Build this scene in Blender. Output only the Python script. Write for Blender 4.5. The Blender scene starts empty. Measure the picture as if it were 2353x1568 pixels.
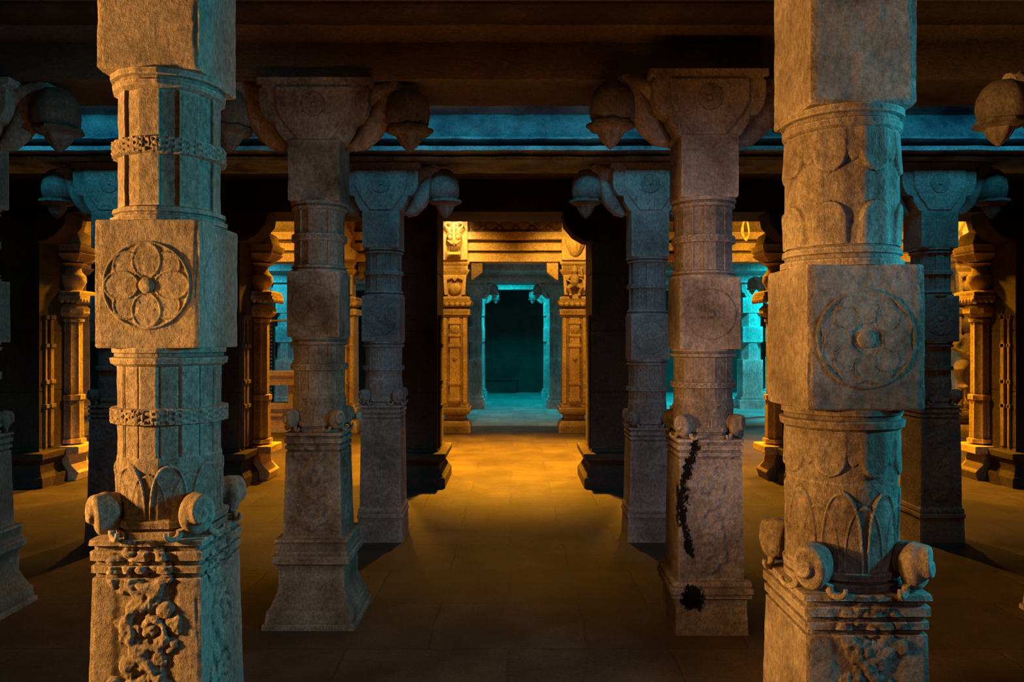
import bpy, math, random
import numpy as np
from mathutils import Vector
random.seed(7)
PI = math.pi
F, CX, CY, EYE = 1750.0, 1180.0, 775.0, 1.83
col = bpy.context.scene.collection
def wx(px, d): return (px-CX)*d/F
def wz(py, d): return EYE-(py-CY)*d/F

# ------------------------------------------------------------------ noise
def _h(ix, iy, iz, s):
    n = (ix*374761393 + iy*668265263 + iz*2147483647 + s*1274126177) & 0xffffffff
    n = ((n ^ (n >> 13))*1274126177) & 0xffffffff
    n = (n ^ (n >> 16)) & 0xffffffff
    return n/4294967295.0
def vnoise(x, y, z, s=0):
    x, y, z = np.broadcast_arrays(np.asarray(x, float), np.asarray(y, float), np.asarray(z, float))
    ix, iy, iz = [np.floor(t).astype(np.int64) for t in (x, y, z)]
    fx, fy, fz = x-ix, y-iy, z-iz
    fx, fy, fz = [t*t*(3-2*t) for t in (fx, fy, fz)]
    r = 0
    for a in (0, 1):
        for b in (0, 1):
            for c in (0, 1):
                w = (fx if a else 1-fx)*(fy if b else 1-fy)*(fz if c else 1-fz)
                r = r + w*_h(ix+a, iy+b, iz+c, s)
    return r*2-1
def fbm(x, y, z, f, s=0, o=3):
    r = 0; a = 1.0
    for k in range(o):
        r = r + a*vnoise(x*f, y*f, z*f, s+k); f *= 2.1; a *= .5
    return r/1.75
def sstep(a, b, x):
    t = np.clip((x-a)/(b-a), 0, 1); return t*t*(3-2*t)

# ------------------------------------------------------------------ mesh builder
class MB:
    def __init__(s): s.v = []; s.f = []; s.n = 0
    def add(s, v, f):
        v = np.asarray(v, float).reshape(-1, 3)
        s.v.append(v); s.f += [tuple(i+s.n for i in q) for q in f]; s.n += len(v); return s
    def grid(s, V, wrap=False, cap0=False, cap1=False):
        nr, nc, _ = V.shape; f = []
        m = nc if wrap else nc-1
        a = np.arange(nr-1)[:, None]*nc; j = np.arange(m)[None, :]; j2 = (j+1) % nc
        Q = np.stack([a+j, a+j2, a+nc+j2, a+nc+j], -1).reshape(-1, 4)+s.n
        s.f += Q.tolist()
        if cap0: s.f.append([s.n+k for k in range(nc)][::-1])
        if cap1: s.f.append([s.n+(nr-1)*nc+k for k in range(nc)])
        s.v.append(V.reshape(-1, 3)); s.n += nr*nc; return s
    def box(s, x0, x1, y0, y1, z0, z1):
        v = [(x, y, z) for z in (z0, z1) for y in (y0, y1) for x in (x0, x1)]
        return s.add(v, [(0, 2, 3, 1), (4, 5, 7, 6), (0, 1, 5, 4), (2, 6, 7, 3), (0, 4, 6, 2), (1, 3, 7, 5)])
    def poly(s, pts, y0, y1):           # silhouette in x-z, extruded along y
        n = len(pts)
        v = [(p[0], y0, p[1]) for p in pts]+[(p[0], y1, p[1]) for p in pts]
        f = [tuple(range(n)), tuple(range(2*n-1, n-1, -1))]+[(i, n+i, n+(i+1) % n, (i+1) % n) for i in range(n)]
        return s.add(v, f)
    def tube(s, pts, r, n=10):
        P = np.array(pts, float); m = len(P)
        rr = np.full(m, r) if np.isscalar(r) else np.array(r, float)
        T = np.gradient(P, axis=0); T /= np.linalg.norm(T, axis=1)[:, None]+1e-9
        up = np.array([0, 1.0, 0.001]) if abs(T[0][1]) < .8 else np.array([1.0, 0, 0])
        rows = []
        for i in range(m):
            a = np.cross(T[i], up); a /= np.linalg.norm(a)+1e-9; b = np.cross(T[i], a); up = up if i == 0 else up
            th = np.arange(n)*2*PI/n
            rows.append(P[i]+rr[i]*(np.cos(th)[:, None]*a+np.sin(th)[:, None]*b))
        return s.grid(np.array(rows), True, True, True)
    def lathe(s, prof, cx=0, cy=0, n=32, sx=1, sy=1, rib=0, nr=0):
        th = np.arange(n)*2*PI/n; rows = []
        for r, z in prof:
            R = r*(1+rib*np.cos(nr*th)) if nr else r+0*th
            rows.append(np.stack([cx+sx*R*np.cos(th), cy+sy*R*np.sin(th), z+0*th], -1))
        return s.grid(np.array(rows), True, True, True)
    def ball(s, c, r, n=16, fn=None):
        ph = np.linspace(.02, PI-.02, n)[:, None]; th = (np.arange(2*n)*PI/n)[None, :]
        d = np.stack([np.sin(ph)*np.cos(th), np.sin(ph)*np.sin(th), np.cos(ph)+0*th], -1)
        k = 1 if fn is None else fn(d)[..., None]
        return s.grid((np.array(c)+d*np.array(r)*k)[::-1], True, True, True)
    def build(s, name, m, parent=None, smooth=False, bevel=0, attr=None, rough=0, rf=14, xf=None):
        V = np.concatenate(s.v)
        if rough:
            o = float(abs(hash(len(V))) % 97) if False else (len(V) % 97)*1.7
            V = V+rough*np.stack([fbm(V[:, 0]+o, V[:, 1], V[:, 2], rf, 1), fbm(V[:, 0]+o, V[:, 1], V[:, 2], rf, 5),
                                  .6*fbm(V[:, 0]+o, V[:, 1], V[:, 2], rf, 9)], -1)
        if xf is not None: V = xf(V)
        me = bpy.data.meshes.new(name); me.from_pydata(V.tolist(), [], s.f); me.update()
        if smooth:
            me.polygons.foreach_set('use_smooth', [True]*len(me.polygons))
            try: me.set_sharp_from_angle(angle=math.radians(smooth if smooth > 2 else 40))
            except Exception: pass
        if attr is not None:
            a = me.attributes.new('stain', 'FLOAT', 'POINT'); a.data.foreach_set('value', attr(V).astype(np.float32))
        me.materials.append(m)
        o = bpy.data.objects.new(name, me); col.objects.link(o)
        if parent: o.parent = parent
        if bevel:
            b = o.modifiers.new('bevel', 'BEVEL'); b.width = bevel; b.segments = 2; b.limit_method = 'ANGLE'
        return o
def tag(o, label, cat, group=None, kind=None):
    o['label'] = label; o['category'] = cat
    if group: o['group'] = group
    if kind: o['kind'] = kind
    return o
def empty(name, loc, label, cat, group=None):
    o = bpy.data.objects.new(name, None); col.objects.link(o); o.location = loc; o.empty_display_size = .2
    return tag(o, label, cat, group)
def struct(o): o['kind'] = 'structure'; return o

# ------------------------------------------------------------------ materials
def stone(name, dark, light, bump=.5, scale=1.0, streak=3.0, edge=.5, wet=0, rough=.85, patch=None):
    m = bpy.data.materials.new(name); m.use_nodes = True; nt = m.node_tree; N = nt.nodes; L = nt.links
    bs = N['Principled BSDF']; bs.inputs['Roughness'].default_value = rough
    bs.inputs['Specular IOR Level'].default_value = .25
    geo = N.new('ShaderNodeNewGeometry')
    mp = N.new('ShaderNodeMapping'); L.new(geo.outputs['Position'], mp.inputs[0]); mp.inputs['Scale'].default_value = (1, 1, 1.0/streak)
    def noise(sc, det, ro=.6, src=None):
        n = N.new('ShaderNodeTexNoise'); n.inputs['Scale'].default_value = sc*scale; n.inputs['Detail'].default_value = det
        n.inputs['Roughness'].default_value = ro; L.new(src or geo.outputs['Position'], n.inputs['Vector']); return n
    def ramp(src, a, b, c0=(0, 0, 0, 1), c1=(1, 1, 1, 1)):
        r = N.new('ShaderNodeValToRGB'); r.color_ramp.elements[0].position = a; r.color_ramp.elements[1].position = b
        r.color_ramp.elements[0].color = c0; r.color_ramp.elements[1].color = c1; L.new(src, r.inputs[0]); return r
    def mix(fac, a, b, mode='MIX'):
        x = N.new('ShaderNodeMix'); x.data_type = 'RGBA'; x.blend_type = mode
        for k, v in ((0, fac), (6, a), (7, b)):
            if hasattr(v, 'links'): L.new(v, x.inputs[k])
            else: x.inputs[k].default_value = v
        return x.outputs[2]
    big = ramp(noise(2.2, 8, .65).outputs['Fac'], .36, .66, (*dark, 1), (*light, 1))
    sp = noise(62, 5, .8, mp.outputs[0])
    spr = ramp(sp.outputs['Fac'], .32, .68, (.38, .38, .38, 1), (1.45, 1.45, 1.45, 1))
    c = mix(.85, big.outputs[0], spr.outputs[0], 'MULTIPLY')
    bl = ramp(noise(6, 6, .7).outputs['Fac'], .55, .75)
    c = mix(bl.outputs[0], c, mix(.55, c, (*[x*.35 for x in dark], 1)))
    pt = ramp(geo.outputs['Pointiness'], .44, .58, (1-edge*.75,)*3+(1,), (1+edge,)*3+(1,))  # crease shade and bright rims painted into the colour from curvature
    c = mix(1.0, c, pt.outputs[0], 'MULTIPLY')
    at = N.new('ShaderNodeAttribute'); at.attribute_name = 'stain'
    sn = noise(19, 6, .8, mp.outputs[0]); mu = N.new('ShaderNodeMath'); mu.operation = 'MULTIPLY_ADD'
    L.new(at.outputs['Fac'], mu.inputs[0]); mu.inputs[1].default_value = .42; L.new(sn.outputs['Fac'], mu.inputs[2])
    sr = ramp(mu.outputs[0], .79, .81); c = mix(sr.outputs[0], c, (.002, .002, .002, 1))
    L.new(c, bs.inputs['Base Color'])
    b1 = N.new('ShaderNodeBump'); b1.inputs['Strength'].default_value = bump; b1.inputs['Distance'].default_value = .018
    L.new(sp.outputs['Fac'], b1.inputs['Height'])
    b2 = N.new('ShaderNodeBump'); b2.inputs['Strength'].default_value = bump*.8; b2.inputs['Distance'].default_value = .03
    L.new(noise(11, 6, .65).outputs['Fac'], b2.inputs['Height']); L.new(b1.outputs[0], b2.inputs['Normal'])
    L.new(b2.outputs[0], bs.inputs['Normal'])
    return m
M = {}
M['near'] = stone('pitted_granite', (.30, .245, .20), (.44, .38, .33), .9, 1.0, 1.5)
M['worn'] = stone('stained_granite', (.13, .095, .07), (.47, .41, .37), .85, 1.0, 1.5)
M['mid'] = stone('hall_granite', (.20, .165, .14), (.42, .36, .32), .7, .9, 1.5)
M['pier'] = stone('shaded_pier_stone', (.035, .024, .018), (.07, .05, .035), .5, .7, 1.2)  # shade of the unlit pier fronts is put into this near black colour
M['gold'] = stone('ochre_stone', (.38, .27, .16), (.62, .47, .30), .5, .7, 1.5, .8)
M['frieze'] = stone('shaded_ochre', (.10, .07, .05), (.2, .14, .09), .5, .7)  # darkened copy of the ochre stone, dim light painted into its colour
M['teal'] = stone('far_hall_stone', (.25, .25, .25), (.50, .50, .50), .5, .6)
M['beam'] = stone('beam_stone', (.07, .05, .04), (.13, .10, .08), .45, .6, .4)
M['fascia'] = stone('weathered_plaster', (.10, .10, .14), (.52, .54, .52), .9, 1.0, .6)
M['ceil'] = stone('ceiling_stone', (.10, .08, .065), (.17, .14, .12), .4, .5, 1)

def floor_mat(name, dark, light, bw, bh, rot=0):
    m = stone(name, dark, light, .35, .8, 1.0, 0, 0, .6)
    nt = m.node_tree; N = nt.nodes; L = nt.links; bs = N['Principled BSDF']
    geo = [n for n in N if n.type == 'NEW_GEOMETRY'][0]
    br = N.new('ShaderNodeTexBrick'); br.inputs['Scale'].default_value = 1; br.inputs['Brick Width'].default_value = bw
    br.inputs['Row Height'].default_value = bh; br.inputs['Mortar Size'].default_value = .012; br.inputs['Mortar Smooth'].default_value = .6
    br.inputs['Color1'].default_value = (.8, .8, .8, 1); br.inputs['Color2'].default_value = (1.1, 1.1, 1.1, 1); br.inputs['Mortar'].default_value = (.8, .8, .8, 1)
    nz = N.new('ShaderNodeTexNoise'); nz.inputs['Scale'].default_value = 2.5; L.new(geo.outputs['Position'], nz.inputs['Vector'])
    ad = N.new('ShaderNodeVectorMath'); ad.operation = 'MULTIPLY_ADD'; L.new(nz.outputs['Color'], ad.inputs[0]); ad.inputs[1].default_value = (.06, .06, 0); L.new(geo.outputs['Position'], ad.inputs[2])
    L.new(ad.outputs[0], br.inputs['Vector'])
    src = bs.inputs['Base Color'].links[0].from_socket
    x = N.new('ShaderNodeMix'); x.data_type = 'RGBA'; x.blend_type = 'MULTIPLY'; x.inputs[0].default_value = 1
    L.new(src, x.inputs[6]); L.new(br.outputs['Color'], x.inputs[7]); L.new(x.outputs[2], bs.inputs['Base Color'])
    b3 = N.new('ShaderNodeBump'); b3.invert = True; b3.inputs['Strength'].default_value = .3; b3.inputs['Distance'].default_value = .02
    L.new(br.outputs['Fac'], b3.inputs['Height']); L.new(bs.inputs['Normal'].links[0].from_socket, b3.inputs['Normal']); L.new(b3.outputs[0], bs.inputs['Normal'])
    return m
M['floor'] = floor_mat('flagstone_floor', (.06, .042, .028), (.12, .09, .062), .95, .75)
M['tiles'] = floor_mat('far_flagstones', (.25, .25, .25), (.42, .42, .42), .55, .9)
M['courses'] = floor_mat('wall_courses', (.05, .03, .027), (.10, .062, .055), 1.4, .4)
def plain(name, c, metal=0, rough=.5):
    m = bpy.data.materials.new(name); m.use_nodes = True; nt = m.node_tree; b = nt.nodes['Principled BSDF']
    n = nt.nodes.new('ShaderNodeTexNoise'); n.inputs['Scale'].default_value = 30
    r = nt.nodes.new('ShaderNodeValToRGB'); r.color_ramp.elements[0].color = (*[x*.7 for x in c], 1); r.color_ramp.elements[1].color = (*c, 1)
    nt.links.new(n.outputs['Fac'], r.inputs[0]); nt.links.new(r.outputs[0], b.inputs['Base Color'])
    b.inputs['Metallic'].default_value = metal; b.inputs['Roughness'].default_value = rough; return m
M['cable'] = plain('orange_cable', (.85, .42, .12)); M['white'] = plain('white_plastic', (.8, .78, .7))
M['rail'] = plain('rail_metal', (.45, .36, .26), .5); M['grille'] = plain('black_grille', (.03, .03, .03), .3)

# ------------------------------------------------------------------ lofted carved sections
def loft(mb, levels, n, N, dz, relief=None, worn=.0, rnd=1.0, seed=0, rot=0, flute=0):
    """levels = [(z, apothem)], n polygon sides (0 = round), centred on the pillar axis"""
    zs, aa = [], []
    for (z0, a0), (z1, a1) in zip(levels[:-1], levels[1:]):
        k = max(1, int(math.ceil(math.hypot(z1-z0, a1-a0)/dz)))
        for i in range(k): zs.append(z0+(z1-z0)*i/k); aa.append(a0+(a1-a0)*i/k)
    zs.append(levels[-1][0]); aa.append(levels[-1][1])
    Z = np.array(zs)[:, None]; A = np.array(aa)[:, None]
    if n == 4:      # even spacing along each face
        t = (np.arange(N//4)/(N//4)*2-1); ph = np.arctan(t); th = np.concatenate([ph+k*PI/2-PI/2 for k in range(4)])
    else: th = np.arange(N)*2*PI/N + (PI/N if False else 0)
    T = th[None, :]+0*Z; Z = Z+0*T; A = A+0*T
    if n:
        seg = 2*PI/n; k = np.round((T+PI/2)/seg); phi = T+PI/2-k*seg
        face = k.astype(int) % n; U = A*np.tan(phi); C = np.cos(phi)
    else:
        phi = (T+PI/2+PI) % (2*PI)-PI; face = 0*T; U = phi*A; C = 1+0*T
    Hh = 0 if relief is None else relief(U, Z, face, A, T+PI/2)
    if flute: Hh = Hh-flute*(1-(np.abs(phi)/(PI/n))**2) if n else Hh
    R = (A+Hh)/C
    if n and n <= 8 and rnd < 1.0 or worn:
        e = worn*(.5+.7*np.maximum(0, fbm(np.cos(T)*3+seed, np.sin(T)*3, Z*1.0, 6, seed)))
        if n: 
            mx = A/math.cos(PI/n); R = np.where(mx-R < 3*e, R-(3*e-(mx-R))/3.0, R)
    R = R+.0022*fbm(np.cos(T)*.17+seed, np.sin(T)*.17, Z, 22, seed+3)
    if rot: T = T+rot
    V = np.stack([R*np.cos(T), R*np.sin(T), Z], -1)
    mb.grid(V, True, True, True)
    return mb

def seg_dist(U, Z, pts):
    D = np.full(U.shape, 9.0)
    for (a, b), (c, d) in zip(pts[:-1], pts[1:]):
        vx, vz = c-a, d-b; L2 = vx*vx+vz*vz+1e-12
        t = np.clip(((U-a)*vx+(Z-b)*vz)/L2, 0, 1)
        D = np.minimum(D, np.hypot(U-a-t*vx, Z-b-t*vz))
    return D
def creeper(z0, z1, hw, amp, seed=0, faces=(0, 1)):
    """wavy vine with thick curling leaf clumps carved on the shaft faces"""
    rs = random.Random(seed); n = max(2, int(round((z1-z0)/(hw*1.9)))); st = (z1-z0)/n
    vine = [(hw*.5*math.sin(PI*t*n), z0+(z1-z0)*t) for t in np.linspace(0, 1, 14*n)]
    tubes = []; blobs = []
    for k in range(n):
        s = 1 if k % 2 else -1; cz = z0+st*(k+.5); cx = s*hw*.14; R = hw*.80
        sp = [(cx+s*R*(1-.72*t)*math.cos(PI*.8+t*1.9*PI), cz+R*(1-.72*t)*math.sin(PI*.8+t*1.9*PI)) for t in np.linspace(0, 1, 22)]
        tubes.append(sp); blobs.append((cx, cz, R*.30, 1.0))
        for q in range(10):
            a = q*2*PI/10+rs.random()*.5; b = R*(.26+.16*rs.random()); blobs.append((cx+R*.98*math.cos(a), cz+R*1.02*math.sin(a), b, .65+.35*rs.random()))
        for q in range(7):
            a = rs.random()*6.28; blobs.append((cx+R*.5*math.cos(a), cz+R*.55*math.sin(a), R*.2, .6+.3*rs.random()))
    def f(U, Z, face, A, T):
        ok = np.isin(face, faces) & (Z > z0-.05) & (Z < z1+.06)
        h = np.zeros(U.shape)
        if not ok.any(): return h
        u, z = U[ok], Z[ok]; g = np.zeros(u.shape)
        u2 = u+hw*.12*vnoise(u*28, z*28, 0*u, seed); z2 = z+hw*.12*vnoise(u*28, z*28, 0*u+5, seed)
        for p in [vine]+tubes:
            d = seg_dist(u2, z2, p); g = np.maximum(g, np.sqrt(np.clip(1-(d/(hw*.17))**2, 0, 1)))
        for bx, bz, br, bh in blobs:
            d = np.hypot(u2-bx, z2-bz)/br; g = np.maximum(g, bh*np.sqrt(np.clip(1-d*d, 0, 1)))
        bed = -.35*sstep(hw*1.1, hw*.8, np.abs(u))*sstep(z1+.05, z1, z)
        g = g+.35*fbm(u, z, 0*u, 70, seed+3)*(g > .05)
        h[ok] = amp*(bed+g)
        return h
    return f
def panels(d, g):
    """alternate facets cut back a little, with a groove on every arris"""
    def f(U, Z, face, A, T):
        w = A*math.tan(PI/16)
        return -d*(face % 2)-g*np.exp(-((np.abs(U)-w)/.0045)**2)
    return f
def leaf_collar(zb, zt, n, amp):
    """upright lotus leaves around the foot of the faceted shaft"""
    def f(U, Z, face, A, T):
        h = np.zeros(U.shape)
        for sh, top, k in ((0, 1.0, 1.0), (.5, .82, .7)):
            p = ((T/(2*PI)*n+sh) % 1)-.5; t = (Z-zb)/((zt-zb)*top)
            w = .47*np.sqrt(np.clip(1-np.clip(t, 0, 1)**2.6, 0, 1)); ins = (np.abs(p) < w) & (t < 1)
            e = np.clip((w-np.abs(p))/.10, 0, 1)*np.clip((1-t)/.12, 0, 1)
            hh = np.where(ins, k*(.45+.75*np.exp(-((e-.35)/.28)**2)), 0); h = np.maximum(h, hh)
        return amp*h*sstep(zt+.02, zt-.01, Z)
    return f
def band_relief(amp, f0=26):
    def f(U, Z, face, A, T): return amp*(.5+.5*np.sign(np.sin(T*f0))*np.sin(Z*330))*.6+amp*.6*fbm(np.cos(T), np.sin(T), Z, 40, 3)
    return f
def swags(zt, zb, n, amp, up=None):
    def f(U, Z, face, A, T):
        p = ((T/(2*PI)*n+.25) % 1)-.5; q = ((T/(2*PI)*n+.75) % 1)-.5
        def tongue(p, tip, top, w0):
            t = np.clip((Z-tip)/(top-tip), 0, 1); w = w0*np.sqrt(np.clip(1-(1-np.clip(t*2.2, 0, 1))**2, 0, 1))
            return np.where(np.abs(p) < w, np.clip((w-np.abs(p))/.07, 0, 1)**.5*(1.25-.9*t), 0)
        h = np.maximum(tongue(p, zb, zt, .40), .6*tongue(q, zb+(zt-zb)*.25, zt, .2))
        if up:
            z0, z1 = up; t = np.clip((z1-Z)/(z1-z0), 0, 1); w = .40*np.sqrt(np.clip(1-(1-np.clip(t*2.2, 0, 1))**2, 0, 1))
            h = np.maximum(h, np.where(np.abs(p) < w, np.clip((w-np.abs(p))/.07, 0, 1)**.5*(1.25-.9*t), 0)*(Z > z0))
        return amp*h+amp*.25*np.cos(T*n*2)
    return f

def rosette(parent, R, a, side, z, m, amp=.014, big=4, nr=46, nt=150):
    """round flower medallion carved on a block face"""
    rr = np.linspace(0, 1, nr)[:, None]; th = (np.arange(nt)*2*PI/nt)[None, :]
    X = rr*np.cos(th); Y = rr*np.sin(th); h = np.zeros(X.shape)+.10
    def petal(cx, cy, rad, k, rim, el=1.0):
        q = math.hypot(cx, cy); ux, uy = cx/q, cy/q; d = np.hypot(((X-cx)*ux+(Y-cy)*uy)/el, -(X-cx)*uy+(Y-cy)*ux)/rad; ins = d < 1
        return np.where(ins, k*(.55+.45*np.sqrt(np.clip(1-d*d, 0, 1)))+rim*np.exp(-((d-.93)/.06)**2), -9)
    n = big
    for k in range(n):
        a2 = (k+.5)*2*PI/n; h = np.maximum(h, petal(.62*math.cos(a2), .62*math.sin(a2), .31, .32, .22))
    for k in range(n):
        a2 = k*2*PI/n+PI/2; rad = .33 if n == 4 else .24
        h = np.where(np.hypot(X-.55*math.cos(a2), Y-.55*math.sin(a2)) < rad*1.04, .05, h) if n != 4 else h
        h = np.maximum(h, petal(.55*math.cos(a2), .55*math.sin(a2), rad, .42, .22, 1.22 if n == 4 else 1.1))
    d = np.hypot(X, Y)/.17; h = np.where(d < 1, .5+.75*np.sqrt(np.clip(1-d*d, 0, 1)), h)
    h = np.where((d >= 1) & (d < 1.25), np.minimum(h, .05), h)
    h = np.maximum(h, .5*np.exp(-((rr+0*th-.94)/.03)**2))
    h = h+.12*fbm(X, Y, 0*X, 9, int(z*100))
    h = np.where(rr > .985, -.6, h)
    mb = MB(); H = a+amp*h; u = R*X; w = z+R*Y
    if side == 0: V = np.stack([u, -H, w], -1)
    elif side == 1: V = np.stack([H, u, w], -1)
    else: V = np.stack([-H, -u, w], -1)
    mb.grid(V, True); return mb.build('rosette', m, parent, smooth=60)

def corner_scroll(parent, cx, cy, z, r, m):
    mb = MB(); ang = math.atan2(cy, cx)
    def fn(d):
        # local axes: diagonal out, tangent, up
        o = d[..., 0]*math.cos(ang)+d[..., 1]*math.sin(ang); t = -d[..., 0]*math.sin(ang)+d[..., 1]*math.cos(ang)
        a = np.arctan2(d[..., 2], t*np.sign(1)+1e-6); rad = np.hypot(d[..., 2], t)
        return 1+.11*np.sin(a+rad*9.5)*sstep(.1, .4, rad)-.10*sstep(.25, 0, rad)
    mb.ball((cx, cy, z), (r*.86, r*.86, r*1.12), 30, fn)
    tx, ty = -math.sin(ang), math.cos(ang)
    for s in (-1, 1):      # the tail that curls back onto each face
        P = []
        for t in np.linspace(0, 1, 14):
            a = -PI*.1+t*PI*1.15
            dx = s*r*(1.15+.38*math.cos(a)*-1); P.append((cx*.97+tx*dx-abs(0), cy*.97+ty*dx, z-r*.98-r*.36*math.sin(a)))
        mb.tube(P, [r*.20*(1-.5*t) for t in np.linspace(0, 1, 14)], 8)
    return mb.build('corner_scroll', m, parent, smooth=50)

def bracket(parent, z0, z1, sx, ty, m, lobes=(-1, 1), rose=True):
    H = z1-z0; g = lambda t: z0+H*t
    half = [(.185, 0), (.20, .03), (.245, .20), (.252, .30), (.305, .33), (.335, .44), (.35, .58), (.352, .82), (.335, .84), (.335, .87), (.37, .89), (.37, 1.0)]
    pts = [(sx*x, g(t)) for x, t in half]+[(-sx*x, g(t)) for x, t in reversed(half)]
    mb = MB().poly(pts, -ty, ty)
    inner = [(.10, .02), (.16, .20), (.20, .32), (.24, .5), (.245, .84)]
    pin = [(sx*x, g(t)) for x, t in inner]+[(-sx*x, g(t)) for x, t in reversed(inner)]
    mb.poly(pin, -ty-.012, ty+.012)
    body = mb.build('bracket_capital', m, parent, bevel=.012)
    if rose: rosette(body, H*.20, ty+.012, 0, g(.56), m, .010, 4, 20, 60)
    for s in lobes:
        q = MB()
        q.tube([(s*sx*x, 0, g(t)) for x, t in ((.53, .97), (.50, .86), (.455, .70), (.40, .46), (.345, .24), (.28, .06), (.22, -.02))], [.075, .085, .085, .08, .075, .06, .03], 16)
        q.tube([(s*sx*x, 0, g(t)) for x, t in ((.30, .70), (.38, .80), (.46, .84), (.54, .82))], [.07, .08, .085, .09], 12)
        q.build('curled_stem', m, body, smooth=50, rough=.005, rf=20)
        p = MB(); c = s*sx*.575
        p.lathe([(sx*r, g(t)) for r, t in ((.02, .93), (.075, .90), (.12, .80), (.145, .66), (.152, .50), (.145, .36), (.125, .30))], c, 0, 32, rib=.02, nr=8)
        c += s*sx*.02
        p.lathe([(sx*r, g(t)) for r, t in ((.11, .31), (.145, .28), (.148, .23), (.12, .19), (.085, .17), (.075, .10), (.05, .0), (.02, -.07), (.006, -.10))], c, 0, 32, rib=.07, nr=8)
        p.build('lotus_pendant', m, body, smooth=50, rough=.005, rf=20)

STD = dict(cap0=.40, cap1=.55, sq=1.185, sh=1.255, leaf=1.42, b0=1.545, b1=1.60, m0=1.735, k0=1.795, k1=2.205, m1=2.255, c0=2.42, c1=2.475, m2=2.63, t0=2.69, t1=3.09, br=3.50)
def pillar(label, X, d, a, lv={}, mat='mid', N=128, dz=.012, q=1, style='facet', creep=.008, rose=.009, petals=4, a2=None, group=None, stain=None, cut=None, rotz=0, lobes=(-1, 1), sxb=1.0, seed=1, afoot=None, atop=None):
    z = dict(STD); z.update(lv); m = M[mat]
    root = empty('stone_pillar', (X, d+a, 0), label, 'pillar', 'pillars of the front row' if d < 3 else 'pillars of the second row' if d < 6 else 'pillars of the third row under the cornice'); root['kind'] = 'thing'; root.rotation_euler.z = rotz
    b = afoot or a*1.09; tp = atop or a*.97; fa = a2 or a
    c0, c1 = z['cap0'], z['cap1']
    flared = [(-.02, b*1.54), (.03, b*1.53), (.035, b*1.46), (.11, b*1.42), (.115, b*1.36), (c0*.46, b*1.20), (c0*.58, b*1.11), (c0*.90, b*1.10), (c0-.012, b*1.16), (c0, b*1.27), (c0+.04, b*1.29), (c0+.05, b*1.20), (c0+.07, b*1.20), (c0+.075, b*1.16), (c1-.02, b*1.17), (c1-.015, b*1.22), (c1, b*1.20), (c1+.004, b*1.0)]
    k = 1.22 if d < 5 else 1.10
    blocky = [(-.02, b*1.10), (c0*.5, b*1.07), (c0-.04, b*1.06), (c0-.03, b*(k-.04)), (c0-.01, b*(k-.04)), (c0, b*k), (c0+.03, b*k), (c0+.035, b*(k-.05)), (c1-.02, b*(k-.03)), (c1, b*(k-.06)), (c1+.004, b*1.0)]
    loft(MB(), blocky if (d > 6 or mat == 'worn' and d > 4.6 and X > 0) else flared,
         4, max(64, N//2), dz*1.6, worn=.006, seed=seed).build('base', m, root, smooth=35, attr=stain)
    s = z['sq']; t = (s-c1)
    r3 = creeper(c1+.06, s-.0, a*.60, creep, seed) if creep else None
    lev = [(c1, b), (s-.125, a*1.03), (s-.123, a*.985), (s-.108, a*.985), (s-.106, a*1.05), (s-.085, a*1.05), (s-.083, a*1.0), (s-.068, a*1.0), (s-.066, a*1.07), (s-.04, a*1.07), (s-.036, a*1.01), (s-.022, a*1.01), (s-.018, a*1.09), (s-.002, a*1.07), (s, a*.90)]
    loft(MB(), lev, 4, N*2 if q > 1 else N, dz, r3, worn=.008, seed=seed+1).build('carved_lower_shaft', m, root, smooth=35, attr=stain)
    n = 16 if style == 'facet' else 0
    h = z['sh']
    loft(MB(), [(s, fa*.99), (s+.02, fa*1.0), (s+.022, fa*.93), (h-.03, fa*.93), (h-.028, fa*1.0), (h-.006, fa*1.02), (h, fa*.95)], 8 if style == 'facet' else 0, N, dz, seed=seed).build('shoulder_moulding', m, root, smooth=35, attr=stain)
    lf = leaf_collar(h, z['leaf'], 8, .0065)
    loft(MB(), [(h, fa*.95), (z['leaf']+.02, fa*.955)], n, N*2 if q > 1 else N, dz*.7, lf, seed=seed+2).build('leaf_collar', m, root, smooth=35, attr=stain)
    k0 = z['k0']; m0 = z['m0']; fl = .010 if style == 'facet' else 0
    if style == 'facet':
        mb = MB(); loft(mb, [(z['leaf']+.02, fa*.955), (m0, fa*.965)], n, N*2, dz*1.5, panels(.004, .006), seed=seed+3)
        mb.build('fluted_shaft', m, root, smooth=13)
        loft(MB(), [(z['b0'], fa*.98), (z['b0']+.004, fa*1.055), (z['b1']-.004, fa*1.055), (z['b1'], fa*.98)], 16, N*2, dz*.6, band_relief(.006), seed=seed).build('carved_band', m, root, smooth=40)
    else:
        loft(MB(), [(z['leaf']+.02, fa*.955), (m0, fa*.97)], 0, N*2, dz*.7, swags(m0, z['b0'], 8, .007), seed=seed+3).build('draped_shaft', m, root, smooth=40)
    g = (k0-m0)
    loft(MB(), [(m0, fa*.97), (m0+g*.15, fa*1.06), (m0+g*.45, fa*1.08), (m0+g*.5, fa*1.0), (m0+g*.7, fa*1.0), (m0+g*.75, fa*1.04), (k0, fa*1.04)], n and 16, N, dz, seed=seed).build('neck_moulding', m, root, smooth=30)
    k1 = z['k1']
    blk = loft(MB(), [(k0, a*.98), (k0+.006, a), (k1-.006, a), (k1, a*.985)], 4, N*2 if q > 1 else N, dz, worn=.009, seed=seed+4).build('square_block', m, root, smooth=35)
    if rose:
        R = min(a*.86, (k1-k0)*.40)
        for sd in (0, 1 if X < 0 else 2): rosette(blk, R, a, sd, (k0+k1)/2-.005, m, rose*(1 if sd == 0 else .5), petals, *( (56, 220) if q > 1 else (26, 96)))
    m1, m2, t0 = z['m1'], z['m2'], z['t0']; g = m1-k1
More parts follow.
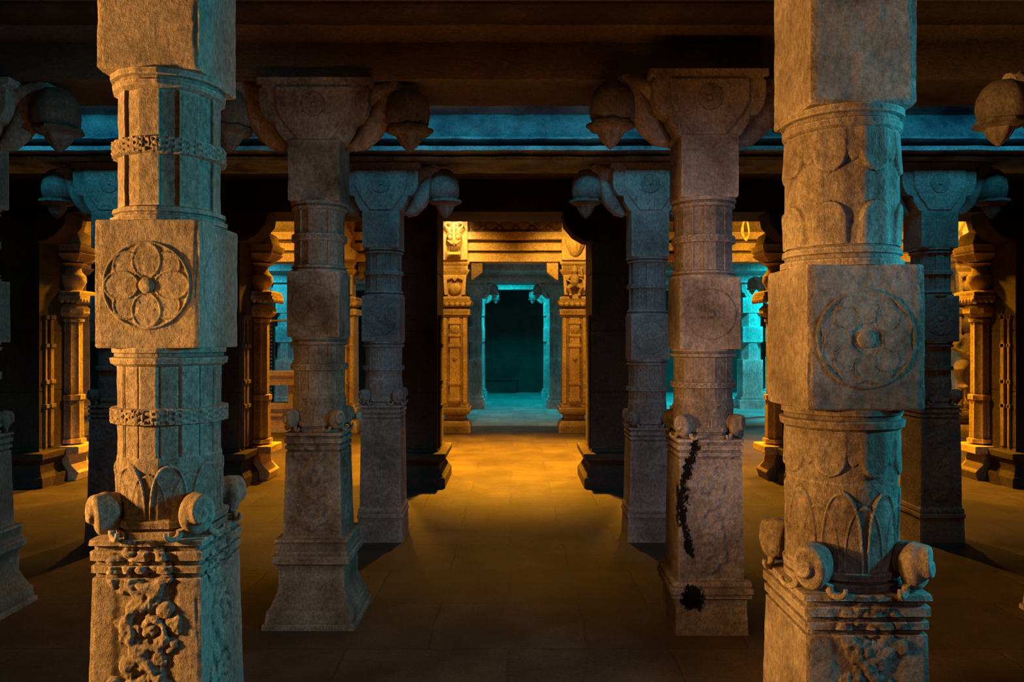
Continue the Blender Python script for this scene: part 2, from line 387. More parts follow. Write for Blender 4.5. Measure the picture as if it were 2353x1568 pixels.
    mo = [(k1, fa*1.06), (k1+g*.3, fa*1.06), (k1+g*.34, fa*.98), (k1+g*.55, fa*.98), (k1+g*.6, fa*1.03), (k1+g*.85, fa*1.02), (m1, fa*.93)]
    up = [(t0-(zz-k1)*(t0-m2)/g, r) for zz, r in reversed(mo)]
    if style == 'facet':
        loft(MB(), mo, 16, N, dz, seed=seed).build('neck_moulding', m, root, smooth=30)
        loft(MB(), [(m1, fa*.93), (m2, fa*.93)], 16, N*2, dz*1.5, panels(.008, 0), seed=seed+5).build('fluted_shaft', m, root, smooth=13)
        loft(MB(), [(z['c0'], fa*.95), (z['c0']+.004, fa*1.02), (z['c1']-.004, fa*1.02), (z['c1'], fa*.95)], 16, N*2, dz*.6, band_relief(.006), seed=seed).build('carved_band', m, root, smooth=40)
        loft(MB(), up, 16, N, dz, seed=seed).build('neck_moulding', m, root, smooth=30)
    else:
        loft(MB(), mo, 0, N, dz, seed=seed).build('neck_moulding', m, root, smooth=30)
        zm = (m1+m2)/2
        loft(MB(), [(m1, fa*.98), (m2, fa*.96)], 0, N*2, dz*.7, swags(m2, zm+.045, 8, .008, (m1, zm-.045)), seed=seed+5).build('draped_shaft', m, root, smooth=40)
        loft(MB(), up, 0, N, dz, seed=seed).build('neck_moulding', m, root, smooth=30)
    loft(MB(), [(t0, tp*.97), (t0+.008, tp), (z['t1'], tp)], 4, N, dz*1.5, worn=.009, seed=seed+6).build('top_block', m, root, smooth=35)
    for sx_ in (-1, 1):
        for sy_ in (-1, 1):
            corner_scroll(root, sx_*a*.86, sy_*a*.86, (h+s)/2+.055, a*.36 if q > 1 else a*.34, m)
    bracket(root, z['t1'], z['br'], sxb, a*.9, m, lobes)
    return root

# ================================================================= PILLARS
# front row
pillar('large left foreground pillar with a big petalled rosette, tan front and teal right side', -1.170, 2.43, .17,
       dict(sq=1.185, sh=1.245, leaf=1.42), 'near', 192, .005, 2, 'facet', .014, .010, 4, seed=3, afoot=.187, atop=.166)
pillar('large right foreground pillar with round draped shaft and faint rosette, mottled orange and grey', 1.066, 2.30, .181,
       dict(sq=1.055, sh=1.115, leaf=1.36, b0=1.40, b1=1.44, m0=1.54, k0=1.607, k1=2.05, m1=2.115, m2=2.47, t0=2.54), 'worn', 192, .005, 2, 'round', .007, .0045, 8, a2=.176, seed=9, afoot=.195, atop=.165)
# second row
pillar('dim brown second row pillar just left of the aisle on a flared stepped base', -1.281, 4.86, .17,
       dict(sq=1.22, sh=1.29, leaf=1.45, b0=1.615, b1=1.66, m0=1.775, k0=1.83, k1=2.25, m1=2.30, c0=2.45, c1=2.50, m2=2.65, t0=2.705, t1=3.09), 'worn', 128, .009, 1, seed=12, creep=.012, afoot=.19)
def soot(V):
    x, y, z = V[:, 0], V[:, 1], V[:, 2]
    fr = (y < -.12)
    s1 = np.exp(-((x+.135-.05*np.sin(z*6))/.055)**2)*sstep(.40, .50, z)*sstep(1.42, 1.15, z)*.90
    s2 = np.exp(-((x+.115)/.085)**4-((z-.235)/.095)**4)*1.1
    return np.where(fr, np.maximum(s1, s2), 0)
pillar('grey blue second row pillar with black soot patches down its left edge', 1.217, 4.70, .19,
       dict(cap0=.26, cap1=.33, sq=1.20, sh=1.27, leaf=1.42, b0=1.51, b1=1.55, m0=1.70, k0=1.755, k1=2.20, m1=2.25, c0=2.42, c1=2.47, m2=2.64, t0=2.70, t1=3.08), 'worn', 128, .009, 1, seed=15, stain=soot, creep=.009, afoot=.205, atop=.18)
pillar('second row pillar at the far left edge, only its hanging bracket bud in view', -3.60, 4.86, .17, {}, 'mid', 64, .02, seed=18)
pillar('second row pillar at the far right edge, only its dark bracket tip in view', 3.70, 4.70, .17, {}, 'mid', 64, .02, seed=19)
# third row under the blue lit cornice
c_lv = dict(cap0=.22, cap1=.30, sq=1.22, sh=1.28, leaf=1.43, b0=1.53, b1=1.57, m0=1.735, k0=1.79, k1=2.20, m1=2.25, c0=2.39, c1=2.43, m2=2.58, t0=2.63, t1=2.96, br=3.40)
pillar('slender third row pillar left of the aisle with blue lit square capital under the cornice', -1.19, 6.81, .172, c_lv, 'mid', 96, .014, seed=21, sxb=.95)
c2 = dict(c_lv); c2.update(sq=1.02, sh=1.08, leaf=1.23, b0=1.34, b1=1.38, m0=1.57, k0=1.625, k1=2.03, m1=2.08, c0=2.27, c1=2.31, m2=2.50, t0=2.55)
pillar('slender third row pillar with blue lit capital, just left of the soot marked pillar', 1.226, 6.81, .176, c2, 'mid', 96, .014, seed=22, sxb=.95)
pillar('third row pillar mostly hidden behind the large left foreground pillar', -3.62, 6.81, .172, c_lv, 'mid', 96, .014, seed=23, sxb=.95)
pillar('third row pillar mostly hidden behind the large right foreground pillar', 3.82, 6.81, .172, c_lv, 'mid', 96, .014, seed=24, sxb=.95)

# ------------------------------------------------------------------ composite piers
def colonnette(root, x, y, m, k=1.0, z0=.46, stone_name='colonnette', N=48, small=False):
    """carved half column: foot, panelled shaft, roll, toothed slab, vase and abacus"""
    c = MB(); T = lambda V: V
    sh = lambda lv, n, nn=N: None
    def part(name, lv, n, relief=None, flute=0, smooth=35):
        mb = MB(); loft(mb, lv, n, N, .03, relief, seed=5, flute=flute)
        mb.v = [v+np.array([x, y, 0]) for v in mb.v]; return mb.build(name, m, root, smooth=smooth)
    part(stone_name, [(z0, .15*k), (z0+.05, .15*k), (z0+.06, .125*k), (z0+.55, .12*k), (z0+.56, .14*k), (z0+.62, .14*k), (z0+.63, .11*k), (2.02, .11*k), (2.03, .13*k), (2.06, .13*k), (2.08, .10*k)], 8, flute=.006)
    part('roll_capital', [(2.08, .10*k), (2.10, .16*k), (2.14, .19*k), (2.20, .19*k), (2.24, .15*k), (2.26, .10*k)], 8)
    sl = part('toothed_slab', [(2.30, .17*k), (2.31, .235*k), (2.36, .24*k), (2.365, .22*k), (2.41, .22*k), (2.43, .16*k)], 4)
    te = MB()
    for i in range(7):
        u = (-.20+i*.4/6)*k
        te.ball((x+u, y-.228*k, 2.30), (.03*k, .02, .035), 6)
        te.ball((x+.228*k, y+u, 2.30), (.02, .03*k, .035), 6); te.ball((x-.228*k, y+u, 2.30), (.02, .03*k, .035), 6)
    te.build('teeth', m, sl, smooth=60)
    part('vase', [(2.43, .10*k), (2.46, .12*k), (2.55, .165*k), (2.62, .16*k), (2.68, .11*k), (2.74, .10*k), (2.78, .17*k), (2.80, .10*k), (2.84, .11*k)], 0, flute=0)
    part('abacus', [(2.80, .13*k), (2.86, .20*k), (2.90, .235*k), (2.91, .215*k), (2.95, .24*k), (3.01, .25*k), (3.02, .19*k)], 4)

def pier(label, xin, s, d=9.28, w=.5, dep=.8, lobe=True, side=True):
    """s=+1: the aisle face looks toward +x, at x = xin"""
    cx = xin-s*w/2; root = empty('temple_pier', (cx, d+dep/2, 0), label, 'pier', 'piers of the fourth row'); root['kind'] = 'thing'
    hw, hd = w/2, dep/2
    mb = MB()
    def ring(z, e, e2=None): return [(-hw-e, -hd-e, z), (hw+e, -hd-e, z), (hw+e, hd+e, z), (-hw-e, hd+e, z)]
    def stack(lv):
        m2 = MB(); V = np.array([ring(z, e) for z, e in lv]); m2.grid(V, True, True, True); return m2
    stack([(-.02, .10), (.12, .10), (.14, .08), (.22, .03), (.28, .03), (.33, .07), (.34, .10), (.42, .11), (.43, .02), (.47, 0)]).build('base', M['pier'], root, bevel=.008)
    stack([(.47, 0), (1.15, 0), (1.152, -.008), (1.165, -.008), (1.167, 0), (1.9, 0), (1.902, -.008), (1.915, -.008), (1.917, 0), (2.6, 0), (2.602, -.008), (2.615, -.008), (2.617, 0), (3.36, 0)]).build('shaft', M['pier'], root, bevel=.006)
    # slim pilasters down the aisle side
    pl = MB()
    for yy, r in ((-.18, .035), (-.30, .02)):
        pl.box(s*hw-.03, s*hw+.03, yy-r, yy+r, .47, 2.1)
        for zz in (.95, 1.25, 1.7, 2.05): pl.box(s*hw-.03, s*hw+.05, yy-r-.015, yy+r+.015, zz, zz+.05)
    pl.build('side_pilaster', M['frieze'] if side else M['pier'], root, bevel=.006)
    if side:
        colonnette(root, s*(hw+.04), hd-.17, M['gold'], 1.0)
        r = MB(); r.poly([(s*hw, 3.0), (s*(hw+.26), 3.02), (s*(hw+.22), 3.15), (s*(hw+.10), 3.22), (s*(hw+.14), 3.36), (s*hw, 3.36)], hd-.36, hd)
        r.build('carved_bracket', M['gold'], root, bevel=.01)
        ft = MB()
        ft.box(s*hw if s > 0 else -hw-.26, hw+.26 if s > 0 else -hw, hd-.42, hd+.06, .34, .44)
        ft.poly([(s*hw, -.01), (s*(hw+.20), -.01), (s*(hw+.24), .10), (s*(hw+.14), .20), (s*(hw+.10), .34), (s*hw, .34)], hd-.38, hd+.02)
        ft.build('side_foot', M['gold'], root, bevel=.012)
    if lobe:
        c = MB(); pts = [(s*(hw-.05), 2.98), (s*(hw+.10), 3.0), (s*(hw+.22), 3.07), (s*(hw+.33), 3.2), (s*(hw+.36), 3.36), (s*(hw-.05), 3.36)]
        c.poly(pts, -hd-.04, -hd+.34); c.build('curved_bracket', M['pier'], root, bevel=.02)
    return root
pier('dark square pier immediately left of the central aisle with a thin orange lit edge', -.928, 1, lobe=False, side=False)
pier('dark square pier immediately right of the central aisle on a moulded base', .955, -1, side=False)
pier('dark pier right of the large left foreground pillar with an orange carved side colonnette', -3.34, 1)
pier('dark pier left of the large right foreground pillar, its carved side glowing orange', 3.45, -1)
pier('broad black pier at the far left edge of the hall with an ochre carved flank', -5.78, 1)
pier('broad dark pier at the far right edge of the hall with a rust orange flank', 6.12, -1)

# ------------------------------------------------------------------ orange lit inner pillars
def yali_face(root, x, y, z, m):
    mb = MB()
    mb.ball((x, y+.05, z+.02), (.15, .12, .22), 18)
    mb.ball((x, y-.07, z-.02), (.045, .08, .10), 12); mb.tube([(x, y-.07, z+.30), (x, y-.10, z+.20), (x, y-.12, z)], [.05, .035, .03], 10)
    for s in (-1, 1):
        mb.ball((x+s*.075, y-.055, z+.06), (.05, .045, .05), 12)
        mb.tube([(x+s*.02, y-.09, z+.11), (x+s*.075, y-.09, z+.14), (x+s*.13, y-.05, z+.10)], .014, 8)
        mb.tube([(x+s*.02, y-.09, z-.02), (x+s*.08, y-.08, z-.04), (x+s*.12, y-.05, z+.0)], .014, 8)
        mb.ball((x+s*.04, y-.11, z-.06), (.03, .03, .03), 8)
        mb.tube([(x+s*.10, y-.02, z+.2), (x+s*.17, y-.02, z+.28), (x+s*.13, y-.02, z+.36), (x+s*.07, y-.02, z+.33)], .025, 8)
    mb.box(x-.13, x+.13, y-.10, y+.02, z-.27, z-.22)
    o = mb.build('carved_lion_face', m, root, smooth=50)
    t = MB()
    for i in range(8):
        u = -.115+i*.23/7; t.lathe([(.014, z-.11-.02*abs(u)*8), (.014, z-.16), (.006, z-.215)], x+u, y-.09-.03*math.cos(u*10), 8)
    t.build('tooth_row', m, o, smooth=50)
def stone_figure(root, x, y, z, h, m, pose=0):
    """small dancing dwarf carved against the pillar, one remeshed body"""
    mb = MB(); k = h
    mb.ball((x, y-.01*k, z+.86*k), (.11*k, .11*k, .13*k), 14); mb.ball((x, y, z+.97*k), (.08*k, .08*k, .07*k), 10)
    mb.ball((x, y-.11*k, z+.85*k), (.02*k, .03*k, .03*k), 8)
    mb.tube([(x, y, z+.78*k), (x+.01*k, y-.01*k, z+.62*k), (x-.02*k, y-.03*k, z+.46*k), (x, y, z+.36*k)], [.06*k, .15*k, .16*k, .13*k], 14)
    for s in (-1, 1):
        up = (s == 1)
        mb.tube([(x+s*.13*k, y, z+.70*k), (x+s*.27*k, y-.05*k, z+(.66 if up else .54)*k), (x+s*(.22 if up else .12)*k, y-.10*k, z+(.88 if up else .46)*k)], [.055*k, .045*k, .035*k], 10)
        mb.ball((x+s*(.22 if up else .11)*k, y-.10*k, z+(.92 if up else .45)*k), (.045*k, .045*k, .05*k), 8)
        mb.tube([(x+s*.07*k, y, z+.38*k), (x+s*.24*k, y-.11*k, z+.26*k), (x+s*.13*k, y-.02*k, z+.04*k)], [.10*k, .08*k, .05*k], 10)
        mb.ball((x+s*.15*k, y-.07*k, z+.03*k), (.06*k, .09*k, .035*k), 8)
    o = mb.build('carved_figure', m, root)
    r = o.modifiers.new('remesh', 'REMESH'); r.mode = 'VOXEL'; r.voxel_size = max(.006, .018*k); r.use_smooth_shade = True
    return o
def inner_pillar(label, X, kind, d=14.56, group=None):
    root = empty('carved_pillar', (X, d+.28, 0), label, 'pillar', 'carved pillars of the fifth row'); root['kind'] = 'thing'; m = M['gold']; a = .25
    def part(name, lv, n=4, **kw):
        mb = MB(); loft(mb, lv, n, 64, .03, kw.get('relief'), seed=4, worn=.004); return mb.build(name, m, root, smooth=35)
    part('base', [(-.02, .30), (.14, .30), (.20, .27), (.24, .20), (.33, .20), (.36, .28), (.40, .30), (.47, .30), (.48, .26), (.52, .25)])
    sh = part('shaft', [(.52, .24), (2.22, .23), (2.24, .25)])
    fp = MB(); fp.box(-.095, .095, -a-.03, -a+.06, .56, 2.20)
    for zz in (.60, .92, 1.64, 1.84, 2.08): fp.box(-.115, .115, -a-.05, -a+.04, zz, zz+.05)
    fp.ball((0, -a-.03, 1.42), (.05, .03, .05), 10); fp.ball((0, -a-.03, 1.97), (.09, .04, .09), 10)
    for sx in (-1, 1): fp.box(sx*.19-.03, sx*.19+.03, -a-.015, -a+.05, .56, 2.2)
    fp.build('front_panel', m, sh, bevel=.006)
    part('collar', [(2.24, .20), (2.26, .285), (2.36, .29), (2.38, .22), (2.41, .20)])
    sl = part('toothed_slab', [(2.41, .22), (2.46, .31), (2.52, .33), (2.53, .29), (2.60, .28), (2.62, .2)])
    te = MB()
    for i in range(6): te.ball((-.26+i*.52/5, -.305, 2.46), (.045, .03, .045), 8)
    te.build('teeth', m, sl, smooth=60)
    part('niche_block', [(2.62, .19), (3.0, .19)])
    nb = MB()
    nb.poly([(-.20, 2.64), (-.13, 2.64), (-.15, 2.92), (-.05, 2.96), (0, 2.90), (.05, 2.96), (.15, 2.92), (.13, 2.64), (.20, 2.64), (.22, 3.02), (-.22, 3.02)], -.27, -.15)
    nb.build('niche_arch', m, root, bevel=.008)
    part('abacus', [(3.0, .22), (3.06, .26), (3.12, .29), (3.13, .25), (3.20, .25), (3.24, .28), (3.30, .28)])
    MB().box(-.25, .25, -.33, .25, 3.30, 4.25).build('head_block', m, root, bevel=.01)
    if kind == 'face':
        pv = MB(); pv.ball((0, -.22, 2.76), (.12, .07, .11), 12); pv.build('pot', m, root, smooth=50)
        yali_face(root, 0, -.40, 3.66, m)
        cr = MB(); cr.box(-.17, .17, -.42, -.30, 4.06, 4.10); cr.box(-.13, .13, -.45, -.30, 4.12, 4.19); cr.build('crest', m, root, bevel=.01)
    elif kind == 'figure':
        stone_figure(root, 0, -.27, 2.62, .56, m)
        cb = MB(); cb.lathe([(.02, 3.34), (.10, 3.40), (.17, 3.55), (.20, 3.68), (.17, 3.74), (.02, 3.78)], 0, -.30, 24, rib=.05, nr=12); cb.build('ribbed_bowl', m, root, smooth=50)
    else:
        pv = MB(); pv.ball((0, -.22, 2.76), (.12, .07, .11), 12); pv.build('pot', m, root, smooth=50)
        pp = MB(); pp.poly([(-.3, 3.3), (.3, 3.3), (.34, 3.45), (.22, 3.55), (.26, 3.75), (.12, 4.0), (-.12, 4.0), (-.26, 3.75), (-.22, 3.55), (-.34, 3.45)], -.46, -.3); pp.build('carved_bracket', m, root, bevel=.02)
    return root
inner_pillar('orange lit carved pillar with a lion face capital, left of the far doorway', -1.125, 'face')
inner_pillar('orange lit pillar with a small dancing figure in its capital, right of far doorway', 1.17, 'figure')
inner_pillar('ochre carved pillar beside the stone bench, hidden behind the brown second row pillar', -3.30, 'plain')
inner_pillar('ochre carved pillar hidden behind the large left foreground pillar', -5.90, 'plain')
inner_pillar('ochre pillar with stacked capital in the gap at the far left, beyond the black pier', -8.25, 'plain', 13.9)
inner_pillar('ochre carved pillar hidden behind the soot marked pillar', 3.40, 'plain')
inner_pillar('ochre carved pillar hidden behind the large right foreground pillar', 5.95, 'plain')
rp = inner_pillar('orange pillar with a rearing sculpture in the narrow gap at the far right', 8.35, 'plain', 13.9)
stone_figure(rp, -.05, -.36, .9, 1.35, M['gold'])

# ------------------------------------------------------------------ far teal hall pillars
def far_pillar(label, X, d, a, h=3.22, lobes=(-1, 1), group=None):
    root = empty('plain_pillar', (X, d+a, 0), label, 'pillar', 'plain pillars of the far hall'); root['kind'] = 'thing'; m = M['teal']
    loft(MB(), [(-.02, a*1.45), (.22, a*1.4), (.24, a*1.2), (.30, a*1.2), (.31, a)], 4, 32, .1, worn=.01).build('base', m, root, smooth=35)
    loft(MB(), [(.31, a), (1.25, a)], 4, 32, .05, worn=.012, seed=int(d)).build('lower_block', m, root, smooth=35)
    loft(MB(), [(1.25, a*.95), (1.7, a*.93)], 8, 32, .05).build('shaft', m, root, smooth=30)
    loft(MB(), [(1.7, a), (2.1, a)], 4, 32, .05, worn=.012, seed=2).build('square_block', m, root, smooth=35)
    loft(MB(), [(2.1, a*.93), (2.45, a*.93)], 8, 32, .05).build('shaft', m, root, smooth=30)
    loft(MB(), [(2.45, a), (h-.38, a)], 4, 32, .05, worn=.012, seed=3).build('top_block', m, root, smooth=35)
    bracket(root, h-.38, h, .8, a*.9, m, lobes, False)
    return root
far_pillar('slate blue pillar just inside the far doorway on its left', -.97, 19.4, .17)
far_pillar('slate blue pillar just inside the far doorway on its right', 1.09, 19.4, .17)
far_pillar('thin bright cyan pillar deepest on the left of the far passage', -1.0, 22.2, .16)
far_pillar('thin bright cyan pillar deepest on the right of the far passage', 1.03, 22.2, .16)
far_pillar('bright teal pillar seen between the soot marked pillar and the right pier', 6.10, 19.4, .26)
far_pillar('brightest cyan pillar behind the teal one in the right side aisle', 7.60, 22.0, .2)
far_pillar('thin near black pillar standing in the teal light of the right side aisle', 5.95, 17.4, .085)
far_pillar('blue pillar beyond the metal railing in the left side aisle', -5.85, 19.4, .22)
far_pillar('small blue pillar left of the grille in the left side aisle', -7.0, 21.5, .2)

# ================================================================= BEAMS AND SHELL
def xbeam(name, prof, x0, x1, m, nx=160, rough=.006, rf=5):
    """prof = closed (y, z) outline run along x"""
    P = []
    for (a, b), (c, d) in zip(prof, prof[1:]+prof[:1]):
        k = max(1, int(math.hypot(c-a, d-b)/.08))
        for i in range(k): P.append((a+(c-a)*i/k, b+(d-b)*i/k))
    xs = np.linspace(x0, x1, nx); V = np.array([[(x, p[0], p[1]) for p in P] for x in xs])
    mb = MB().grid(V, True, True, True); return struct(mb.build(name, m, rough=rough, rf=rf, smooth=35))
xbeam('trim_1', [(4.93, 3.50), (5.50, 3.50), (5.50, 4.75), (4.80, 4.75), (4.80, 3.80), (4.86, 3.76), (4.93, 3.74)], -10, 10, M['beam'], 240, .012)
yC = 6.78
xbeam('trim_2', [(yC, 3.405), (yC+.55, 3.405), (yC+.55, 4.75), (yC-.02, 4.75), (yC-.02, 3.89), (yC+.05, 3.87), (yC+.10, 3.84), (yC+.02, 3.74), (yC+.0, 3.62), (yC-.05, 3.60), (yC-.05, 3.585), (yC+.10, 3.57), (yC+.10, 3.535),
                 (yC-.02, 3.52), (yC-.13, 3.50), (yC-.14, 3.46), (yC+.02, 3.45), (yC+.02, 3.435), (yC-.03, 3.43)], -10, 10, M['fascia'], 420, .012, 7)
xbeam('trim_3', [(9.30, 3.36), (10.08, 3.36), (10.08, 4.35), (9.30, 4.35)], -10, 10, M['pier'], 100)
yE = 14.62
xbeam('trim_4', [(yE, 3.28), (yE+.5, 3.28), (yE+.5, 4.45), (yE+.02, 4.45), (yE+.02, 3.86), (yE-.08, 3.84), (yE-.10, 3.70), (yE+.02, 3.68), (yE+.02, 3.645), (yE-.05, 3.63), (yE-.05, 3.49), (yE+.02, 3.48), (yE+.02, 3.445), (yE-.02, 3.43)], -10, 10, M['gold'], 300, .010, 6)
xbeam('trim_5', [(19.35, 3.22), (19.9, 3.22), (19.9, 4.3), (19.15, 4.3), (19.15, 3.5), (19.35, 3.4)], -10, 10, M['teal'], 60)
xbeam('trim_6', [(22.2, 3.22), (22.7, 3.22), (22.7, 4.3), (22.1, 4.3), (22.1, 3.40), (22.2, 3.38)], -10, 10, M['teal'], 60)
# carved frieze knobs and doorway corner brackets
fz = MB()
for i in range(19):
    x = -2.9+i*.31; fz.ball((x, yE-.01, 4.0), (.11, .06, .12), 10); fz.ball((x+.155, yE-.0, 3.93), (.05, .05, .05), 8)
struct(fz.build('trim_8', M['frieze'], smooth=50))
for X, s in ((-.875, 1), (.92, -1), (-3.05, 1), (-3.55, -1), (5.70, -1), (3.65, 1)):
    c = MB().poly([(X+s*.06, 3.28), (X+s*.28, 3.28), (X+s*.28, 3.08), (X+s*.09, 2.93), (X+s*.06, 2.93)], 14.66, 14.98)
    lab = {-.875: 'ochre slant ended corner bracket under the lintel at the left of the far doorway', .92: 'ochre slant ended corner bracket under the lintel at the right of the far doorway',
           -3.05: 'ochre corner bracket between the hidden left pillar and the aisle', -3.55: 'ochre corner bracket above the stone bench',
           5.70: 'ochre corner bracket beside the right side aisle pier', 3.65: 'ochre corner bracket right of the soot marked pillar'}[X]
    tag(c.build('corner_bracket', M['gold'], bevel=.01), lab, 'bracket')

def slab(name, x0, x1, y0, y1, z0, z1, m): return struct(MB().box(x0, x1, y0, y1, z0, z1).build(name, m))
slab('floor', -12, 12, -3, 15.6, -.3, 0, M['floor'])
slab('floor_far', -12, 12, 15.6, 26, -.3, .012, M['tiles'])['kind'] = 'structure'
slab('ceiling', -12, 12, -3, 5.2, 3.84, 4.1, M['ceil'])
slab('ceiling_slot', -12, 12, 5.2, 7.2, 4.75, 4.95, M['ceil'])
slab('ceiling_middle', -12, 12, 7.2, 9.7, 3.75, 4.0, M['pier'])
slab('ceiling_inner', -12, 12, 9.7, 14.9, 4.35, 4.6, M['pier'])
slab('ceiling_far', -12, 12, 14.9, 26, 4.2, 4.5, M['teal'])
# stepped underside course ahead of the second row beam
xbeam('trim_7', [(4.55, 3.85), (4.82, 3.85), (4.82, 3.80), (4.60, 3.80), (4.55, 3.82)], -10, 10, M['beam'], 120)
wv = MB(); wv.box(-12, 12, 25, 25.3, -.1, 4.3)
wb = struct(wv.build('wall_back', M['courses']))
# course pattern must run up the wall: rotate the brick lookup
for n in M['courses'].node_tree.nodes:
    if n.type == 'TEX_BRICK':
        nt = M['courses'].node_tree; src = n.inputs['Vector'].links[0].from_socket
        mp = nt.nodes.new('ShaderNodeMapping'); mp.inputs['Rotation'].default_value = (-PI/2, 0, 0); nt.links.new(src, mp.inputs[0]); nt.links.new(mp.outputs[0], n.inputs['Vector'])
slab('wall_left', -12.3, -12, -3, 25, -.1, 4.9, M['pier'])
slab('wall_right', 12, 12.3, -3, 25, -.1, 4.9, M['pier'])
slab('wall_front', -12, 12, -3.3, -3, -.1, 4.1, M['pier'])
tag(MB().box(-1.0, .1, 24.7, 24.99, .0, .42).box(-1.05, .15, 24.66, 24.99, .42, .50).build('stone_ledge', M['courses'], bevel=.01), 'low dark stone ledge against the back wall of the far passage', 'ledge')

# ------------------------------------------------------------------ bench, railing, grille, cable
be = empty('stone_bench', (-4.6, 14.85, 0), 'moulded stone bench with open slot across the left side aisle, orange lit', 'bench')
def bx(name, bxs, m, par, bevel=.01):
    mb = MB()
    for b in bxs: mb.box(*b)
    return mb.build(name, m, par, bevel=bevel)
bx('seat_slab', [(-.98, .98, -.24, .24, 1.08, 1.17), (-.98, .98, -.20, .20, .97, 1.08), (-.98, .98, -.25, .22, .90, .97)], M['gold'], be)
bx('plinth', [(-.98, .98, -.24, .24, -.01, .12), (-.98, .98, -.18, .2, .12, .30), (-.98, .98, -.22, .2, .30, .36), (-.98, .98, -.16, .2, .36, .44), (-.98, .98, -.24, .22, .44, .55)], M['gold'], be)
for u in (-.95, -.35, .3, .95): bx('support', [(u-.06, u+.06, -.15, .15, .55, .90)], M['gold'], be)
ra = empty('metal_railing', (-4.6, 14.9, 1.171), 'thin metal railing with one post standing on the stone bench', 'railing')
MB().tube([(-.98, 0, .98), (.98, 0, .98)], .02).build('rail', M['rail'], ra, smooth=60)
for u in (-.93, -.22, .93): MB().tube([(u, 0, .0), (u, 0, .98)], .022).build('post', M['rail'], ra, smooth=60)
gr = empty('lattice_grille', (-5.30, 16.4, 0), 'black lattice grille door behind the railing in the left side aisle', 'grille')
bx('frame', [(-.14, -.11, -.02, .02, 0, 2.3), (.11, .14, -.02, .02, 0, 2.3), (-.14, .14, -.02, .02, 2.27, 2.3), (-.14, .14, -.02, .02, 0.012, .05)], M['grille'], gr, 0)
bx('lattice', [(-.12, .12, -.006, .006, .1+i*.08, .145+i*.08) for i in range(27)]+[(-.10+j*.05, -.085+j*.05, -.01, .01, .05, 2.28) for j in range(5)], M['grille'], gr, 0)

ca = empty('cable_coil', (4.12, 13.6, 3.86), 'tangled loop of orange cable hanging from the ceiling in the right side aisle', 'cable')
rs = random.Random(3)
for k in range(4):
    P = []; w = .05+.02*rs.random(); h = .13+.05*rs.random(); ox = .03+rs.uniform(-.02, .02)
    for t in np.linspace(0, 1, 28):
        a = t*2*PI; P.append((ox+w*math.sin(a)*(1+.2*math.sin(3*a+k)), .02*math.cos(2*a+k), .05-h+h*math.cos(a)))
    MB().tube(P, .008, 8).build('cable_loop', M['cable'], ca, smooth=60)
MB().tube([(-.12, 0, .17), (-.06, 0, .13), (.02, 0, .12), (.06, 0, .05)], .012, 8).build('cable_end', M['cable'], ca, smooth=60)
MB().tube([(.02, 0, .49), (.0, 0, .3), (.02, 0, .1)], .008, 8).build('drop_wire', M['cable'], ca, smooth=60)
bx('connector', [(-.10, -.02, -.02, .02, .05, .10)], M['white'], ca, .004)

# ================================================================= LIGHT
def area(loc, target, sx, sy, power, c, spread=180):
    l = bpy.data.lights.new('area_lamp', 'AREA'); l.shape = 'RECTANGLE'; l.size = sx; l.size_y = sy; l.energy = power; l.color = c; l.spread = math.radians(spread)
    o = bpy.data.objects.new('area_lamp', l); col.objects.link(o); o.location = loc
    o.rotation_euler = (Vector(target)-Vector(loc)).to_track_quat('-Z', 'Y').to_euler(); return o
def spot(loc, target, power, c, ang=90, blend=.6, size=.12):
    l = bpy.data.lights.new('spot_lamp', 'SPOT'); l.energy = power; l.color = c; l.spot_size = math.radians(ang); l.spot_blend = blend; l.shadow_soft_size = size
    o = bpy.data.objects.new('spot_lamp', l); col.objects.link(o); o.location = loc
    o.rotation_euler = (Vector(target)-Vector(loc)).to_track_quat('-Z', 'Y').to_euler(); return o
OR = (1.0, .40, .012); TAN = (1.0, .45, .10); TEAL = (.01, .50, .66); BLUE = (.02, .42, .66); CYAN = (.0, .85, .95)
# foreground: warm from the left, teal from the right
spot((-4.6, 1.65, 2.0), (0, 2.10, 1.75), 2000, TAN, 54, .5, .15)
spot((-4.0, 1.4, 2.0), (-1.28, 4.9, 1.1), 150, TAN, 32, .9, .15)  # added warm fill for the left second row pillar, no real source
spot((-2.4, -1.6, 2.3), (-.9, 2.6, 1.4), 66, TAN, 75, 1, .2)  # added dim warm fill from the camera side
spot((6.2, 3.9, 2.4), (-1.1, 2.75, 1.75), 950, TEAL, 34, .6, .2)
spot((3.3, 2.0, 2.3), (1.1, 2.5, 1.7), 330, TEAL, 75, .6, .08)
spot((-1.7, 1.95, 2.0), (1.0, 2.40, 1.7), 85, (1, .40, .03), 60, .8, .1)  # added orange spot to colour the right front pillar's left face
spot((3.4, .2, 2.6), (1.3, 4.75, 1.8), 430, (.24, .42, .64), 36, .8)  # added bluish fill aimed at the soot marked pillar
spot((3.0, -.4, 2.6), (1.1, 2.4, 1.8), 100, (.38, .40, .54), 50, 1)  # added grey fill for the front of the right foreground pillar
area((0, 2.95, .2), (0, 4.0, 3.7), 3.4, .2, 11, (1, .34, .06), 100)  # added unseen uplight that browns the second row beam and brackets
area((0, 3.1, 3.8), (0, 3.5, 0), 3.4, .3, 12, (1, .42, .10), 110)  # added unseen overhead fill that browns the near floor
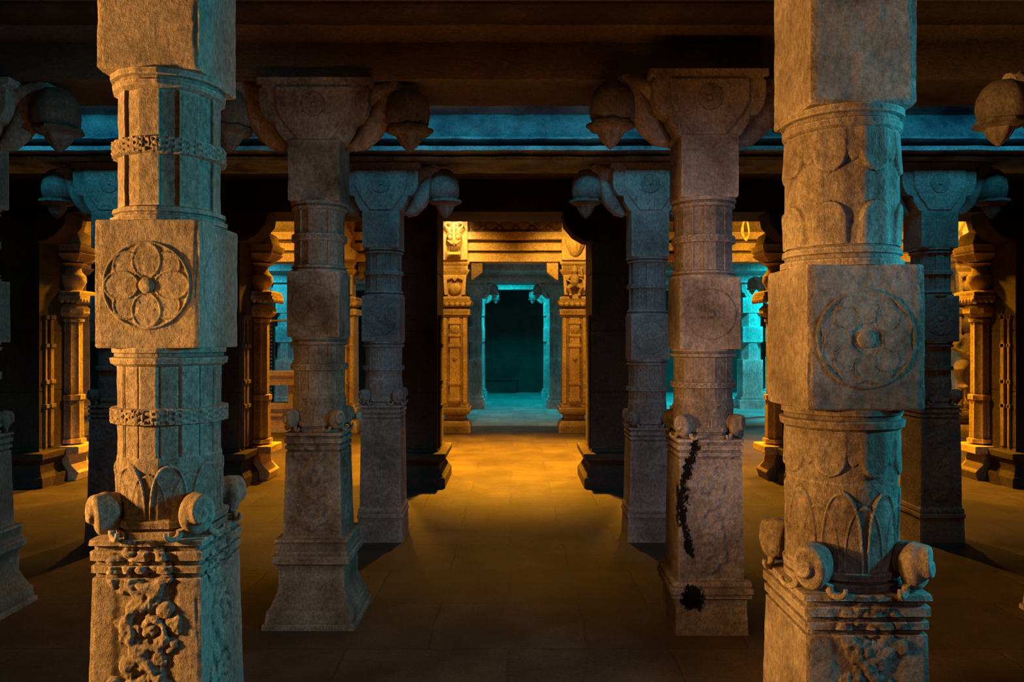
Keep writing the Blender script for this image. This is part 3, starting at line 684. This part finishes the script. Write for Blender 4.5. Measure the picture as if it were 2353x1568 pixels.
# blue lamps in the raised slot over the third row
for x in (-4.2, 0, 4.2): area((x, 5.75, 4.3), (x, 6.9, 3.5), 3.0, .25, 16, BLUE, 115)
# ochre lamps between the piers and the inner pillars
spot((0, 12.0, 4.2), (0, 11.4, 0), 7000, OR, 84, .9)
spot((-.8, 13.2, 4.1), (-1.15, 14.5, 2.4), 190, (1, .50, .06), 100, .8)
spot((.8, 13.2, 4.1), (1.15, 14.5, 2.4), 170, (1, .50, .06), 100, .8)
spot((-1.1, 13.9, 4.3), (-1.12, 14.5, 3.8), 90, (1, .62, .2), 60, .8)
for x, tx in ((-2.3, -3.2), (2.3, 3.3), (-4.7, -5.8), (4.8, 6.0)): spot((x, 12.2, 4.2), (tx, 11.2, .8), 2000, OR, 100, .8)
for x, tx in ((-4.3, -4.6), (4.2, 4.3), (-7.6, -8.2), (7.8, 8.3)): spot((x, 12.9, 3.95), (tx, 14.6, 2.6), 130, (1, .46, .04), 120, .8)
spot((0, 11.4, 4.25), (0, 7.4, 0), 420, OR, 56, 1)  # added dim fill that stretches the orange glow forward along the aisle floor
# teal lamps in the far hall
for x, y, p, c in ((0, 20.9, 420, CYAN), (-6.2, 18.2, 300, TEAL), (6.6, 20.8, 1300, CYAN), (6.8, 18.0, 800, CYAN), (0, 17.6, 30, TEAL)):
    spot((x, y, 3.9), (x, y+.4, 0), p, c, 150, .8, .2)

w = bpy.data.worlds.new('night'); bpy.context.scene.world = w; w.use_nodes = True
w.node_tree.nodes['Background'].inputs[0].default_value = (.02, .03, .05, 1); w.node_tree.nodes['Background'].inputs[1].default_value = .05

cam = bpy.data.cameras.new('camera'); co = bpy.data.objects.new('camera', cam); col.objects.link(co)
co.location = (0, 0, EYE); co.rotation_euler = (PI/2, 0, 0); cam.sensor_width = 36; cam.lens = 36*F/2353; cam.clip_start = .05
cam.shift_x = -(CX-1176.5)/2353; cam.shift_y = (CY-784)/2353
bpy.context.scene.camera = co
vs = bpy.context.scene.view_settings; vs.view_transform = 'Standard'; vs.look = 'None'; vs.exposure = 0; vs.gamma = 1
